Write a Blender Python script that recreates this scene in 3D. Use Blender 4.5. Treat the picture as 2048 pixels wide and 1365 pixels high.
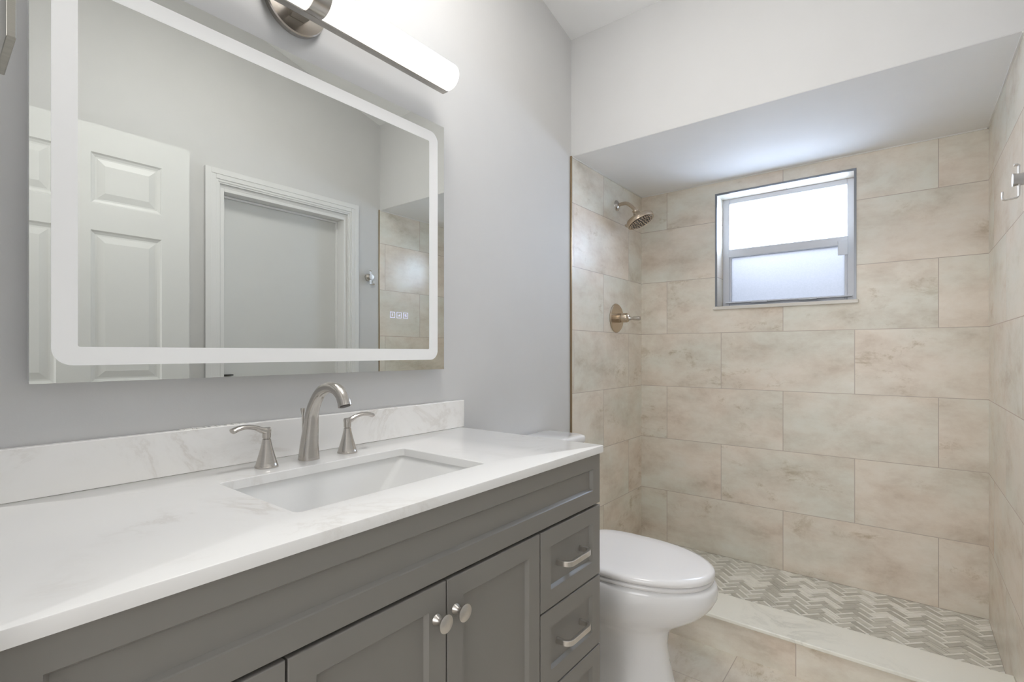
import bpy, bmesh, math, random
from mathutils import Vector, Matrix

sc = bpy.context.scene
for o in list(bpy.data.objects):
    bpy.data.objects.remove(o)
COL = sc.collection
PI = math.pi
random.seed(7)

# ------------------------------------------------------------------ camera, world, exposure
CX, CY, CZ = 1.272, 0.0, 1.176
cam_d = bpy.data.cameras.new('camera')
cam_d.sensor_width = 36.0
cam_d.lens = 1004.34 / 2048 * 36.0
cam_d.shift_y = 22.3 / 2048
cam_d.clip_start = 0.01
cam = bpy.data.objects.new('camera', cam_d)
COL.objects.link(cam)
cam.location = (CX, CY, CZ)
cam.rotation_euler = (PI / 2, 0, math.radians(38.1065))
sc.camera = cam

world = bpy.data.worlds.new('sky')
sc.world = world
world.use_nodes = True
wn = world.node_tree.nodes
wl = world.node_tree.links
w_tc = wn.new('ShaderNodeTexCoord'); w_sp = wn.new('ShaderNodeSeparateXYZ'); w_rp = wn.new('ShaderNodeValToRGB')
wl.new(w_tc.outputs['Generated'], w_sp.inputs[0])
w_mr = wn.new('ShaderNodeMapRange'); w_mr.inputs['From Min'].default_value = -1.0
wl.new(w_sp.outputs['Z'], w_mr.inputs['Value']); wl.new(w_mr.outputs['Result'], w_rp.inputs['Fac'])
w_el = w_rp.color_ramp.elements
w_el[0].position = 0.47; w_el[0].color = (0.10, 0.105, 0.10, 1)        # ground
w_el[1].position = 0.53; w_el[1].color = (0.66, 0.79, 1.0, 1)          # bright hazy sky
wl.new(w_rp.outputs['Color'], wn['Background'].inputs['Color'])
wn['Background'].inputs['Strength'].default_value = 3.0

def area_lamp(name, loc, rot, sx, sy, watts, col=(1, 1, 1), shape='RECTANGLE'):
    d = bpy.data.lights.new(name, 'AREA'); d.shape = shape; d.size = sx; d.size_y = sy; d.energy = watts; d.color = col
    o = bpy.data.objects.new(name, d); COL.objects.link(o); o.location = loc; o.rotation_euler = rot
    return o

SKY_W, VANITY_W, CEILING_FILL_W, HALL_FILL_W = 84.0, 5.0, 11.5, 22.5      # lamp powers; the ceiling and hall lamps are added fill
# daylight outside the shower window, falling in slightly downwards
area_lamp('daylight', (0.7624, 2.894 + 0.50, 2.02), (math.radians(-68), 0, 0), 0.95, 0.75, SKY_W, (0.65, 0.78, 1.0))

VANITY_GLOW = 1.5
CEILING_FILL_GLOW = 1.5
FILL_WINDOW_GLOW = 1.0
HALL_FILL_GLOW = 1.0
BAND_GLOW = 0.20

sc.view_settings.view_transform = 'Standard'
sc.view_settings.look = 'None'
sc.view_settings.exposure = 0.08
sc.view_settings.gamma = 1.0
sc.view_settings.use_curve_mapping = False
sc.cycles.use_denoising = True
sc.cycles.max_bounces = 14
sc.cycles.diffuse_bounces = 7
sc.cycles.caustics_reflective = False
sc.cycles.caustics_refractive = False

# ------------------------------------------------------------------ main dimensions (metres)
RX = 1.546           # right wall plane
SY = 2.085           # front of the shower
BY = 2.894           # shower back wall
SH_Z = 2.1203        # shower ceiling
SF = 0.0514          # shower floor
FY = 0.045           # inner face of the entry wall
ROW, TW = 0.308, 0.6105
def ceil_z(y): return 2.682 + 0.252 * (2.088 - y)

# ------------------------------------------------------------------ materials
def new_mat(name):
    m = bpy.data.materials.new(name); m.use_nodes = True
    nt = m.node_tree
    return m, nt, nt.nodes['Principled BSDF']

def N(nt, typ, **kw):
    n = nt.nodes.new(typ)
    for k, v in kw.items():
        if k in n.inputs: n.inputs[k].default_value = v
        else: setattr(n, k, v)
    return n

def ramp(nt, stops, fac):
    r = nt.nodes.new('ShaderNodeValToRGB')
    el = r.color_ramp.elements
    while len(el) < len(stops): el.new(0.5)
    for e, (p, c) in zip(el, stops):
        e.position = p; e.color = (*c, 1) if len(c) == 3 else c
    nt.links.new(fac, r.inputs['Fac'])
    return r

def plain(name, col, rough=0.5, metal=0.0, var=0.03, scale=6.0, bump=0.0, bscale=200.0, coat=0.0, emit=None, estr=0.0, spec=0.5):
    m, nt, b = new_mat(name)
    L = nt.links
    tc = N(nt, 'ShaderNodeTexCoord')
    no = N(nt, 'ShaderNodeTexNoise', Scale=scale, Detail=4.0)
    L.new(tc.outputs['Object'], no.inputs['Vector'])
    lo = tuple(c * (1 - var) for c in col); hi = tuple(min(1, c * (1 + var)) for c in col)
    r = ramp(nt, [(0.3, lo), (0.7, hi)], no.outputs['Fac'])
    L.new(r.outputs['Color'], b.inputs['Base Color'])
    b.inputs['Roughness'].default_value = rough
    b.inputs['Metallic'].default_value = metal
    b.inputs['Specular IOR Level'].default_value = spec
    b.inputs['Coat Weight'].default_value = coat
    b.inputs['Coat Roughness'].default_value = 0.05
    if emit:
        b.inputs['Emission Color'].default_value = (*emit, 1)
        b.inputs['Emission Strength'].default_value = estr
    if bump:
        bn = N(nt, 'ShaderNodeTexNoise', Scale=bscale, Detail=3.0)
        L.new(tc.outputs['Object'], bn.inputs['Vector'])
        bp = N(nt, 'ShaderNodeBump', Strength=bump, Distance=0.002)
        L.new(bn.outputs['Fac'], bp.inputs['Height'])
        L.new(bp.outputs['Normal'], b.inputs['Normal'])
    return m

def brushed(name, col, rough=0.3, stretch=(1, 1, 60)):
    m, nt, b = new_mat(name); L = nt.links
    tc = N(nt, 'ShaderNodeTexCoord'); mp = N(nt, 'ShaderNodeMapping')
    mp.inputs['Scale'].default_value = stretch
    no = N(nt, 'ShaderNodeTexNoise', Scale=30.0, Detail=3.0)
    L.new(tc.outputs['Object'], mp.inputs['Vector']); L.new(mp.outputs['Vector'], no.inputs['Vector'])
    r = ramp(nt, [(0.3, tuple(c * 0.93 for c in col)), (0.7, tuple(min(1, c * 1.05) for c in col))], no.outputs['Fac'])
    L.new(r.outputs['Color'], b.inputs['Base Color'])
    b.inputs['Metallic'].default_value = 1.0
    b.inputs['Roughness'].default_value = rough
    return m

def tile_mat(name, u_axis, v_axis, u0, v0, rough=0.34, mottle=0.85):
    """running-bond stone-look tile; axes index into object coordinates"""
    m, nt, b = new_mat(name); L = nt.links
    tc = N(nt, 'ShaderNodeTexCoord'); sp = N(nt, 'ShaderNodeSeparateXYZ')
    L.new(tc.outputs['Object'], sp.inputs[0])
    def shifted(ax, off):
        a = N(nt, 'ShaderNodeMath', operation='ADD'); a.inputs[1].default_value = off
        L.new(sp.outputs[ax], a.inputs[0]); return a
    u = shifted(u_axis, u0); v = shifted(v_axis, v0)
    cb = N(nt, 'ShaderNodeCombineXYZ')
    L.new(u.outputs[0], cb.inputs[0]); L.new(v.outputs[0], cb.inputs[1])
    br = N(nt, 'ShaderNodeTexBrick'); br.offset = 0.5; br.offset_frequency = 2; br.squash = 1.0
    for k, val in (('Scale', 1.0), ('Brick Width', TW), ('Row Height', ROW), ('Mortar Size', 0.0016), ('Mortar Smooth', 0.25), ('Bias', 0.0)):
        br.inputs[k].default_value = val
    br.inputs['Color1'].default_value = (0, 0, 0, 1); br.inputs['Color2'].default_value = (1, 1, 1, 1)
    br.inputs['Mortar'].default_value = (0.5, 0.5, 0.5, 1)
    L.new(cb.outputs[0], br.inputs['Vector'])
    # every tile gets its own piece of the stone pattern
    w = N(nt, 'ShaderNodeMath', operation='MULTIPLY'); w.inputs[1].default_value = 37.0
    L.new(br.outputs['Color'], w.inputs[0])
    cb2 = N(nt, 'ShaderNodeCombineXYZ')
    L.new(u.outputs[0], cb2.inputs[0]); L.new(v.outputs[0], cb2.inputs[1]); L.new(w.outputs[0], cb2.inputs[2])
    mp = N(nt, 'ShaderNodeMapping'); mp.inputs['Scale'].default_value = (1.0, 1.7, 1.0)
    L.new(cb2.outputs[0], mp.inputs['Vector'])
    n1 = N(nt, 'ShaderNodeTexNoise', Scale=4.2, Detail=10.0, Roughness=0.68, Distortion=0.15)
    n2 = N(nt, 'ShaderNodeTexNoise', Scale=5.5, Detail=12.0, Roughness=0.78, Distortion=0.3)
    n3 = N(nt, 'ShaderNodeTexNoise', Scale=2.0, Detail=3.0)
    n4 = N(nt, 'ShaderNodeTexNoise', Scale=2.6, Detail=1.0)
    for n in (n1, n2, n3, n4): L.new(mp.outputs[0], n.inputs['Vector'])
    r1 = ramp(nt, [(0.26, (0.55, 0.475, 0.395)), (0.42, (0.69, 0.63, 0.555)), (0.55, (0.765, 0.72, 0.65)), (0.74, (0.82, 0.795, 0.745))], n1.outputs['Fac'])
    # clustered darker mottling, only where the large mask allows it
    rc = ramp(nt, [(0.36, (1, 1, 1)), (0.46, (0, 0, 0))], n2.outputs['Fac'])
    rk = ramp(nt, [(0.46, (0, 0, 0)), (0.62, (1, 1, 1))], n4.outputs['Fac'])
    mk = N(nt, 'ShaderNodeMath', operation='MULTIPLY')
    L.new(rc.outputs['Color'], mk.inputs[0]); L.new(rk.outputs['Color'], mk.inputs[1])
    r2 = ramp(nt, [(0.0, (1, 1, 1)), (1.0, (0.66, 0.60, 0.49))], mk.outputs[0])
    r3 = ramp(nt, [(0.38, (1.035, 0.99, 0.95)), (0.62, (0.97, 1.005, 0.985))], n3.outputs['Fac'])
    m1 = N(nt, 'ShaderNodeMix', data_type='RGBA', blend_type='MULTIPLY'); m1.inputs['Factor'].default_value = mottle
    L.new(r1.outputs['Color'], m1.inputs['A']); L.new(r2.outputs['Color'], m1.inputs['B'])
    m2 = N(nt, 'ShaderNodeMix', data_type='RGBA', blend_type='MULTIPLY'); m2.inputs['Factor'].default_value = 1.0
    L.new(m1.outputs['Result'], m2.inputs['A']); L.new(r3.outputs['Color'], m2.inputs['B'])
    mx = N(nt, 'ShaderNodeMix', data_type='RGBA')
    L.new(br.outputs['Fac'], mx.inputs['Factor'])
    L.new(m2.outputs['Result'], mx.inputs['A']); mx.inputs['B'].default_value = (0.50, 0.425, 0.37, 1)
    L.new(mx.outputs['Result'], b.inputs['Base Color'])
    rr = ramp(nt, [(0.3, (rough * 1.15,) * 3), (0.7, (rough * 0.88,) * 3)], n1.outputs['Fac'])
    L.new(rr.outputs['Color'], b.inputs['Roughness'])
    bp = N(nt, 'ShaderNodeBump', Strength=0.35, Distance=0.0015); bp.invert = True
    L.new(br.outputs['Fac'], bp.inputs['Height'])
    L.new(bp.outputs['Normal'], b.inputs['Normal'])
    return m

def stone_mat(name, base, vein, rough=0.15, scale=2.2, thresh=0.0, lo=0.0):
    m, nt, b = new_mat(name); L = nt.links
    tc = N(nt, 'ShaderNodeTexCoord')
    n0 = N(nt, 'ShaderNodeTexNoise', Scale=scale, Detail=7.0, Roughness=0.65, Distortion=1.6)
    n1 = N(nt, 'ShaderNodeTexNoise', Scale=scale * 0.8, Detail=3.0, Roughness=0.5)
    for n in (n0, n1): L.new(tc.outputs['Object'], n.inputs['Vector'])
    ab = N(nt, 'ShaderNodeMath', operation='SUBTRACT'); ab.inputs[1].default_value = 0.5
    L.new(n0.outputs['Fac'], ab.inputs[0])
    aa = N(nt, 'ShaderNodeMath', operation='ABSOLUTE'); L.new(ab.outputs[0], aa.inputs[0])
    rv = ramp(nt, [(0.0, (1, 1, 1)), (0.035, (0.25,) * 3), (0.10, (0, 0, 0))], aa.outputs[0])
    rm = ramp(nt, [(0.48 + thresh, (0, 0, 0)), (0.66 + thresh, (1, 1, 1))], n1.outputs['Fac'])
    mu = N(nt, 'ShaderNodeMath', operation='MULTIPLY')
    L.new(rv.outputs['Color'], mu.inputs[0]); L.new(rm.outputs['Color'], mu.inputs[1])
    mx = N(nt, 'ShaderNodeMix', data_type='RGBA')
    L.new(mu.outputs[0], mx.inputs['Factor'])
    mx.inputs['A'].default_value = (*base, 1); mx.inputs['B'].default_value = (*vein, 1)
    L.new(mx.outputs['Result'], b.inputs['Base Color'])
    b.inputs['Roughness'].default_value = rough
    return m

M = {}
M['paint'] = plain('grey_wall_paint', (0.635, 0.632, 0.626), 0.62, var=0.012, bump=0.05, bscale=260, spec=0.3)
M['ceiling'] = plain('white_ceiling_paint', (0.85, 0.85, 0.845), 0.8, var=0.01, spec=0.2)
M['trim'] = plain('white_trim_paint', (0.74, 0.74, 0.735), 0.35, var=0.01)
M['door'] = plain('white_door_paint', (0.64, 0.645, 0.635), 0.4, var=0.01)
M['tile_left'] = tile_mat('stone_tile_left', 1, 2, -2.409 + 3 * TW + TW / 2, -SF)
M['tile_right'] = tile_mat('stone_tile_right', 1, 2, -2.43 + 3 * TW + TW / 2, -SF, 0.22, 0.25)
M['tile_back'] = tile_mat('stone_tile_back', 0, 2, -0.1641 + TW / 2, -SF)
M['tile_curb'] = tile_mat('stone_tile_curb', 0, 2, -0.3478 + TW / 2, 0.1)
M['tile_floor'] = tile_mat('stone_tile_floor', 1, 0, 0.31, -0.7587 + 3 * ROW, 0.3)
M['quartz'] = stone_mat('white_quartz', (0.87, 0.865, 0.85), (0.72, 0.695, 0.66), 0.16, 3.0, 0.03)
M['quartz_splash'] = stone_mat('veined_quartz', (0.86, 0.85, 0.83), (0.70, 0.67, 0.63), 0.2, 3.6, -0.01)
M['curb_stone'] = stone_mat('cream_marble', (0.86, 0.845, 0.765), (0.70, 0.69, 0.62), 0.25, 3.0, -0.02)
M['cabinet'] = plain('grey_cabinet_paint', (0.245, 0.234, 0.217), 0.36, var=0.015, scale=3)
M['cabinet_dark'] = plain('dark_cabinet_inside', (0.03, 0.028, 0.026), 0.7)
M['nickel'] = brushed('brushed_nickel', (0.54, 0.51, 0.475), 0.25)
M['nickel_soft'] = brushed('satin_nickel', (0.66, 0.63, 0.59), 0.34, (60, 1, 1))
M['nickel_grey'] = brushed('grey_brushed_nickel', (0.42, 0.405, 0.36), 0.34)
M['nickel_warm'] = brushed('warm_brushed_nickel', (0.56, 0.47, 0.37), 0.26)
M['nickel_dark'] = plain('dark_spray_face', (0.06, 0.052, 0.045), 0.45, metal=0.4)
M['bronze_trim'] = plain('bronze_edge_trim', (0.30, 0.22, 0.13), 0.35, metal=0.7)
M['steel_trim'] = plain('steel_edge_trim', (0.22, 0.23, 0.25), 0.35, metal=0.8)
M['porcelain'] = plain('white_porcelain', (0.87, 0.87, 0.875), 0.10, var=0.005, coat=0.4)
M['plastic'] = plain('white_seat_plastic', (0.86, 0.85, 0.85), 0.16, var=0.005)
M['sink'] = plain('white_sink_china', (0.80, 0.80, 0.79), 0.14, var=0.005)
M['vinyl'] = plain('white_window_vinyl', (0.64, 0.66, 0.71), 0.35, var=0.01)
M['sill'] = plain('cream_sill_stone', (0.66, 0.63, 0.58), 0.3, var=0.03)
M['black'] = plain('black_metal', (0.012, 0.012, 0.013), 0.4)
M['caulk'] = plain('white_caulk', (0.74, 0.73, 0.70), 0.4)
M['grout'] = plain('cream_grout', (0.74, 0.72, 0.66), 0.7)
M['band'] = plain('frosted_mirror_band', (0.62, 0.62, 0.615), 0.5, var=0.005, emit=(1.0, 0.995, 0.98), estr=BAND_GLOW)
M['housing'] = plain('mirror_housing', (0.75, 0.75, 0.75), 0.5)
M['button'] = plain('lit_touch_button', (0.7, 0.72, 0.9), 0.4, emit=(0.72, 0.74, 1.0), estr=0.5)
M['diffuser'] = plain('glowing_light_diffuser', (0.8, 0.8, 0.79), 0.4, emit=(1.0, 0.985, 0.96), estr=VANITY_GLOW)
M['ceiling_fill'] = plain('added_ceiling_diffuser', (0.9, 0.9, 0.88), 0.4, emit=(1.0, 0.985, 0.965), estr=CEILING_FILL_GLOW)  # for the added room lamp, out of view
M['fill_window'] = plain('glowing_fill_curtain', (0.85, 0.85, 0.85), 0.6, emit=(0.985, 0.99, 1.0), estr=FILL_WINDOW_GLOW)  # glow of the added hall window
M['hall_fill'] = plain('added_hall_diffuser', (0.9, 0.9, 0.88), 0.4, emit=(1.0, 0.985, 0.965), estr=HALL_FILL_GLOW)  # for the added hall lamp

m, nt, b = new_mat('mirror_glass')
tc = N(nt, 'ShaderNodeTexCoord'); no = N(nt, 'ShaderNodeTexNoise', Scale=2.0)
nt.links.new(tc.outputs['Object'], no.inputs['Vector'])
r = ramp(nt, [(0.3, (0.735, 0.75, 0.72)), (0.7, (0.74, 0.755, 0.725))], no.outputs['Fac'])
nt.links.new(r.outputs['Color'], b.inputs['Base Color'])
b.inputs['Metallic'].default_value = 1.0; b.inputs['Roughness'].default_value = 0.0
M['mirror'] = m

def pane_mat(name, col, scale, clear=0.0):
    m, nt, b = new_mat(name); L = nt.links
    tc = N(nt, 'ShaderNodeTexCoord'); no = N(nt, 'ShaderNodeTexNoise', Scale=scale, Detail=4.0)
    L.new(tc.outputs['Object'], no.inputs['Vector'])
    r = ramp(nt, [(0.35, tuple(c * 0.94 for c in col)), (0.65, col)], no.outputs['Fac'])
    tr = N(nt, 'ShaderNodeBsdfTranslucent'); L.new(r.outputs['Color'], tr.inputs['Color'])
    gl = N(nt, 'ShaderNodeBsdfGlossy', Roughness=0.25)
    ms = N(nt, 'ShaderNodeMixShader'); ms.inputs[0].default_value = 0.05
    L.new(tr.outputs[0], ms.inputs[1]); L.new(gl.outputs[0], ms.inputs[2])
    cl = N(nt, 'ShaderNodeBsdfTransparent'); cl.inputs['Color'].default_value = (0.95, 0.96, 0.97, 1)
    m2 = N(nt, 'ShaderNodeMixShader'); m2.inputs[0].default_value = clear
    L.new(ms.outputs[0], m2.inputs[1]); L.new(cl.outputs[0], m2.inputs[2])
    L.new(m2.outputs[0], nt.nodes['Material Output'].inputs['Surface'])
    return m
M['pane_clear'] = pane_mat('frosted_pane_bright', (0.55, 0.56, 0.57), 40, 0.6)
M['pane_rain'] = pane_mat('textured_obscure_pane', (0.275, 0.265, 0.26), 160, 0.05)

# mosaic: one colour per stick (random per island), grey sticks and thin white sticks
def mosaic(name, lo, hi, rough):
    m, nt, b = new_mat(name); L = nt.links
    g = N(nt, 'ShaderNodeNewGeometry')
    r = ramp(nt, [(0.0, lo), (1.0, hi)], g.outputs['Random Per Island'])
    tc = N(nt, 'ShaderNodeTexCoord'); no = N(nt, 'ShaderNodeTexNoise', Scale=40.0, Detail=5.0)
    L.new(tc.outputs['Object'], no.inputs['Vector'])
    r2 = ramp(nt, [(0.3, (0.92,) * 3), (0.6, (1, 1, 1))], no.outputs['Fac'])
    mx = N(nt, 'ShaderNodeMix', data_type='RGBA', blend_type='MULTIPLY'); mx.inputs['Factor'].default_value = 1.0
    L.new(r.outputs['Color'], mx.inputs['A']); L.new(r2.outputs['Color'], mx.inputs['B'])
    L.new(mx.outputs['Result'], b.inputs['Base Color'])
    b.inputs['Roughness'].default_value = rough
    return m
M['stick_grey'] = mosaic('grey_mosaic_stick', (0.52, 0.505, 0.455), (0.70, 0.69, 0.63), 0.3)
M['stick_white'] = mosaic('white_mosaic_stick', (0.94, 0.93, 0.87), (0.97, 0.96, 0.92), 0.25)

# ------------------------------------------------------------------ mesh helpers
def BM(): return bmesh.new()

def bx(bm, x0, x1, y0, y1, z0, z1, mi=0):
    vs = [bm.verts.new(p) for p in ((x0, y0, z0), (x1, y0, z0), (x1, y1, z0), (x0, y1, z0), (x0, y0, z1), (x1, y0, z1), (x1, y1, z1), (x0, y1, z1))]
    for f in ((0, 3, 2, 1), (4, 5, 6, 7), (0, 1, 5, 4), (1, 2, 6, 5), (2, 3, 7, 6), (3, 0, 4, 7)):
        bm.faces.new([vs[i] for i in f]).material_index = mi
    return vs

def obj(name, bm, mat, parent=None, bevel=0.0, seg=2, smooth=False, angle=35, recalc=True):
    if recalc: bmesh.ops.recalc_face_normals(bm, faces=bm.faces)
    me = bpy.data.meshes.new(name); bm.to_mesh(me); bm.free()
    for mm in (mat if isinstance(mat, (list, tuple)) else [mat]): me.materials.append(mm)
    o = bpy.data.objects.new(name, me); COL.objects.link(o)
    if parent is not None:
        o.parent = parent
        w = parent
        off = Vector((0, 0, 0))
        while w is not None:
            off += w.location; w = w.parent
        me.transform(Matrix.Translation(-off))          # geometry is written in world coordinates
    if smooth:
        for p in me.polygons: p.use_smooth = True
        me.set_sharp_from_angle(angle=math.radians(angle))
    if bevel:
        md = o.modifiers.new('bevel', 'BEVEL'); md.width = bevel; md.segments = seg
        md.limit_method = 'ANGLE'; md.angle_limit = math.radians(40); md.harden_normals = False
        if not smooth:
            for p in me.polygons: p.use_smooth = True
            me.set_sharp_from_angle(angle=math.radians(30))
    return o

def thing(name, label, cat, loc, group=None):
    o = bpy.data.objects.new(name, None); COL.objects.link(o)
    o.location = loc; o.empty_display_size = 0.05
    o['label'] = label; o['category'] = cat
    if group: o['group'] = group
    return o

def tag(o, label, cat, group=None):
    o['label'] = label; o['category'] = cat
    if group: o['group'] = group
    return o

def struct(o, label=None, cat=None):
    o['kind'] = 'structure'
    if label: o['label'] = label
    if cat: o['category'] = cat
    return o

def sempty(name, loc, label, cat):
    o = bpy.data.objects.new(name, None); COL.objects.link(o); o.location = loc
    return struct(o, label, cat)

def lathe(bm, prof, origin, axis=(0, 0, 1), n=40, mi=0, cap=True):
    """prof: list of (radius, height along axis)"""
    a = Vector(axis).normalized()
    t = Vector((1, 0, 0)) if abs(a.x) < 0.9 else Vector((0, 1, 0))
    u = a.cross(t).normalized(); v = a.cross(u)
    O = Vector(origin); rings = []
    for r_, h in prof:
        if r_ < 1e-6: rings.append([bm.verts.new(O + a * h)])
        else: rings.append([bm.verts.new(O + a * h + (u * math.cos(2 * PI * k / n) + v * math.sin(2 * PI * k / n)) * r_) for k in range(n)])
    for A, B in zip(rings, rings[1:]):
        for k in range(n):
            k2 = (k + 1) % n
            if len(A) == 1 and len(B) == 1: continue
            if len(A) == 1: f = [A[0], B[k], B[k2]]
            elif len(B) == 1: f = [A[k], A[k2], B[0]]
            else: f = [A[k], A[k2], B[k2], B[k]]
            bm.faces.new(f).material_index = mi
    if cap:
        for R_ in (rings[0], rings[-1]):
            if len(R_) > 2: bm.faces.new(R_).material_index = mi

def sweep(bm, pts, sect, closed_caps=True, up=(0, 1, 0)):
    """sect(i) -> list of (a,b) offsets along side vector and normal at point i"""
    P = [Vector(p) for p in pts]; rings = []
    for i, p in enumerate(P):
        t = (P[min(i + 1, len(P) - 1)] - P[max(i - 1, 0)]).normalized()
        s = Vector(up); s = (s - t * s.dot(t)).normalized(); nrm = t.cross(s)
        rings.append([bm.verts.new(p + s * a + nrm * b_) for a, b_ in sect(i)])
    n = len(rings[0])
    for A, B in zip(rings, rings[1:]):
        for k in range(n): bm.faces.new([A[k], A[(k + 1) % n], B[(k + 1) % n], B[k]])
    if closed_caps: bm.faces.new(rings[0]); bm.faces.new(rings[-1])

def circ(r_, n=20, sx=1.0, sy=1.0): return [(r_ * sx * math.cos(2 * PI * k / n), r_ * sy * math.sin(2 * PI * k / n)) for k in range(n)]

def rrect(y0, y1, z0, z1, r_, n=8):
    """rounded rectangle outline, counter clockwise"""
    out = []
    for cy, cz, a0 in ((y1 - r_, z1 - r_, 0), (y0 + r_, z1 - r_, 90), (y0 + r_, z0 + r_, 180), (y1 - r_, z0 + r_, 270)):
        for k in range(n + 1):
            a = math.radians(a0 + 90 * k / n)
            out.append((cy + r_ * math.cos(a), cz + r_ * math.sin(a)))
    return out

def loft(bm, rings, cap0=True, cap1=True, mi=0):
    R_ = [[bm.verts.new(p) for p in ring] for ring in rings]
    n = len(R_[0])
    for A, B in zip(R_, R_[1:]):
        for k in range(n): bm.faces.new([A[k], A[(k + 1) % n], B[(k + 1) % n], B[k]]).material_index = mi
    if cap0: bm.faces.new(R_[0]).material_index = mi
    if cap1: bm.faces.new(R_[-1]).material_index = mi
    return R_

def catmull(pts, per=8):
    P = [Vector(p) for p in pts]; P = [2 * P[0] - P[1]] + P + [2 * P[-1] - P[-2]]; out = []
    for i in range(1, len(P) - 2):
        for k in range(per):
            t = k / per
            out.append(0.5 * ((2 * P[i]) + (-P[i - 1] + P[i + 1]) * t + (2 * P[i - 1] - 5 * P[i] + 4 * P[i + 1] - P[i + 2]) * t * t + (-P[i - 1] + 3 * P[i] - 3 * P[i + 1] + P[i + 2]) * t ** 3))
    out.append(P[-2]); return out

def lerp_list(vals, t):
    x = t * (len(vals) - 1); i = min(int(x), len(vals) - 2); return vals[i] + (vals[i + 1] - vals[i]) * (x - i)

# ------------------------------------------------------------------ room shell
WT = 0.12
def slope_wall(bm, x0, x1, y0, y1, z0):
    vs = [bm.verts.new(p) for p in ((x0, y0, z0), (x1, y0, z0), (x1, y1, z0), (x0, y1, z0),
                                    (x0, y0, ceil_z(y0)), (x1, y0, ceil_z(y0)), (x1, y1, ceil_z(y1)), (x0, y1, ceil_z(y1)))]
    for f in ((0, 3, 2, 1), (4, 5, 6, 7), (0, 1, 5, 4), (1, 2, 6, 5), (2, 3, 7, 6), (3, 0, 4, 7)): bm.faces.new([vs[i] for i in f])

bm = BM(); bx(bm, -WT, RX + 0.35, FY, 2.07, -0.1, 0.0)
struct(obj('floor', bm, M['tile_floor']), 'beige stone-look tiled bathroom floor', 'floor')
bm = BM(); bx(bm, 0.0, RX + 0.35, -1.9, FY - 0.001, -0.1, -0.001)
struct(obj('floor_hall', bm, plain('hall_floor', (0.42, 0.36, 0.30), 0.4)), 'hall floor beyond the doorway', 'floor')

bm = BM(); slope_wall(bm, -WT, 0.0, -0.08, SY - 0.004, -0.1); bx(bm, -WT, 0, SY - 0.004, BY + 0.16, SH_Z, 2.75)
struct(obj('wall_left', bm, M['paint']), 'light grey painted wall behind the vanity', 'wall')
bm = BM(); bx(bm, -WT, 0.004, SY - 0.004, BY, -0.1, SH_Z)
struct(obj('wall_shower_left', bm, M['tile_left']), 'beige tiled shower wall holding the shower head', 'wall')

# opening of the closet door in the right wall
OY0, OY1, OZ = 1.098, 1.832, 2.018
bm = BM()
slope_wall(bm, RX + 0.004, RX + 0.004 + WT, FY - 0.125, OY0, -0.1)
slope_wall(bm, RX + 0.004, RX + 0.004 + WT, OY1, SY - 0.004, -0.1)
slope_wall(bm, RX + 0.004, RX + 0.004 + WT, OY0, OY1, OZ)
bx(bm, RX + 0.004, RX + 0.004 + WT, SY - 0.004, BY + 0.16, SH_Z, 2.75)
struct(obj('wall_right', bm, M['paint']), 'light grey painted wall opposite the vanity', 'wall')
bm = BM(); bx(bm, RX, RX + 0.004 + WT, SY - 0.004, BY, -0.1, SH_Z)
struct(obj('wall_shower_right', bm, M['tile_right']), 'beige tiled shower wall on the right', 'wall')

# shower back wall with the window opening
WX0, WX1, WZ0, WZ1 = 0.4476, 1.0772, 1.428, 2.044
bm = BM()
BD = 0.16
bx(bm, -WT, WX0, BY, BY + BD, -0.1, SH_Z); bx(bm, WX1, RX + 0.004 + WT, BY, BY + BD, -0.1, SH_Z)
bx(bm, WX0, WX1, BY, BY + BD, -0.1, WZ0); bx(bm, WX0, WX1, BY, BY + BD, WZ1, SH_Z)
struct(obj('wall_back', bm, M['tile_back']), 'beige tiled shower back wall around the window', 'wall')

# dropped wall above the shower and shower ceiling
bm = BM(); slope_wall(bm, 0.0, RX + 0.004, SY, SY + 0.1, SH_Z)
struct(obj('wall_soffit', bm, M['paint']), 'grey painted wall above the shower opening', 'wall')
bm = BM(); bx(bm, 0.0, RX + 0.004, SY + 0.1, BY + BD, SH_Z, SH_Z + 0.1)
bx(bm, 0.004, RX, SY + 0.001, BY, SH_Z - 0.001, SH_Z + 0.0005)
struct(obj('ceiling_shower', bm, M['ceiling']), 'white flat ceiling of the shower', 'ceiling')
bm = BM(); slope_wall(bm, -WT, RX + 0.004 + WT, -0.08, SY + 0.1, 0)
bm.free(); bm = BM()
x0, x1, y0, y1 = -WT, RX + 0.004 + WT, -0.08, SY + 0.1
vs = [bm.verts.new((x, y, ceil_z(y) + dz)) for dz in (0, 0.1) for x, y in ((x0, y0), (x1, y0), (x1, y1), (x0, y1))]
for f in ((0, 3, 2, 1), (4, 5, 6, 7), (0, 1, 5, 4), (1, 2, 6, 5), (2, 3, 7, 6), (3, 0, 4, 7)): bm.faces.new([vs[i] for i in f])
struct(obj('ceiling', bm, M['ceiling']), 'white sloped ceiling', 'ceiling')

# entry wall with doorway; the camera stands in this doorway
DX0, DX1, DZ = 0.600, 1.438, 2.125
bm = BM()
for a, b_, z0 in ((0.0, DX0, -0.1), (DX1, RX + 0.004, -0.1), (DX0, DX1, DZ)):
    vs = bx(bm, a, b_, FY - 0.12, FY, z0, ceil_z(FY))
struct(obj('wall_front', bm, M['paint']), 'painted entry wall with the doorway', 'wall')
bm = BM()
for a, b_ in ((DX0 - 0.075, DX0), (DX1, DX1 + 0.075)): bx(bm, a, b_, FY, FY + 0.014, 0, DZ + 0.075)
bx(bm, DX0, DX1, FY, FY + 0.014, DZ, DZ + 0.075)
struct(obj('trim_entry', bm, M['trim'], bevel=0.004), 'white casing around the entry doorway', 'trim')
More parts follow.
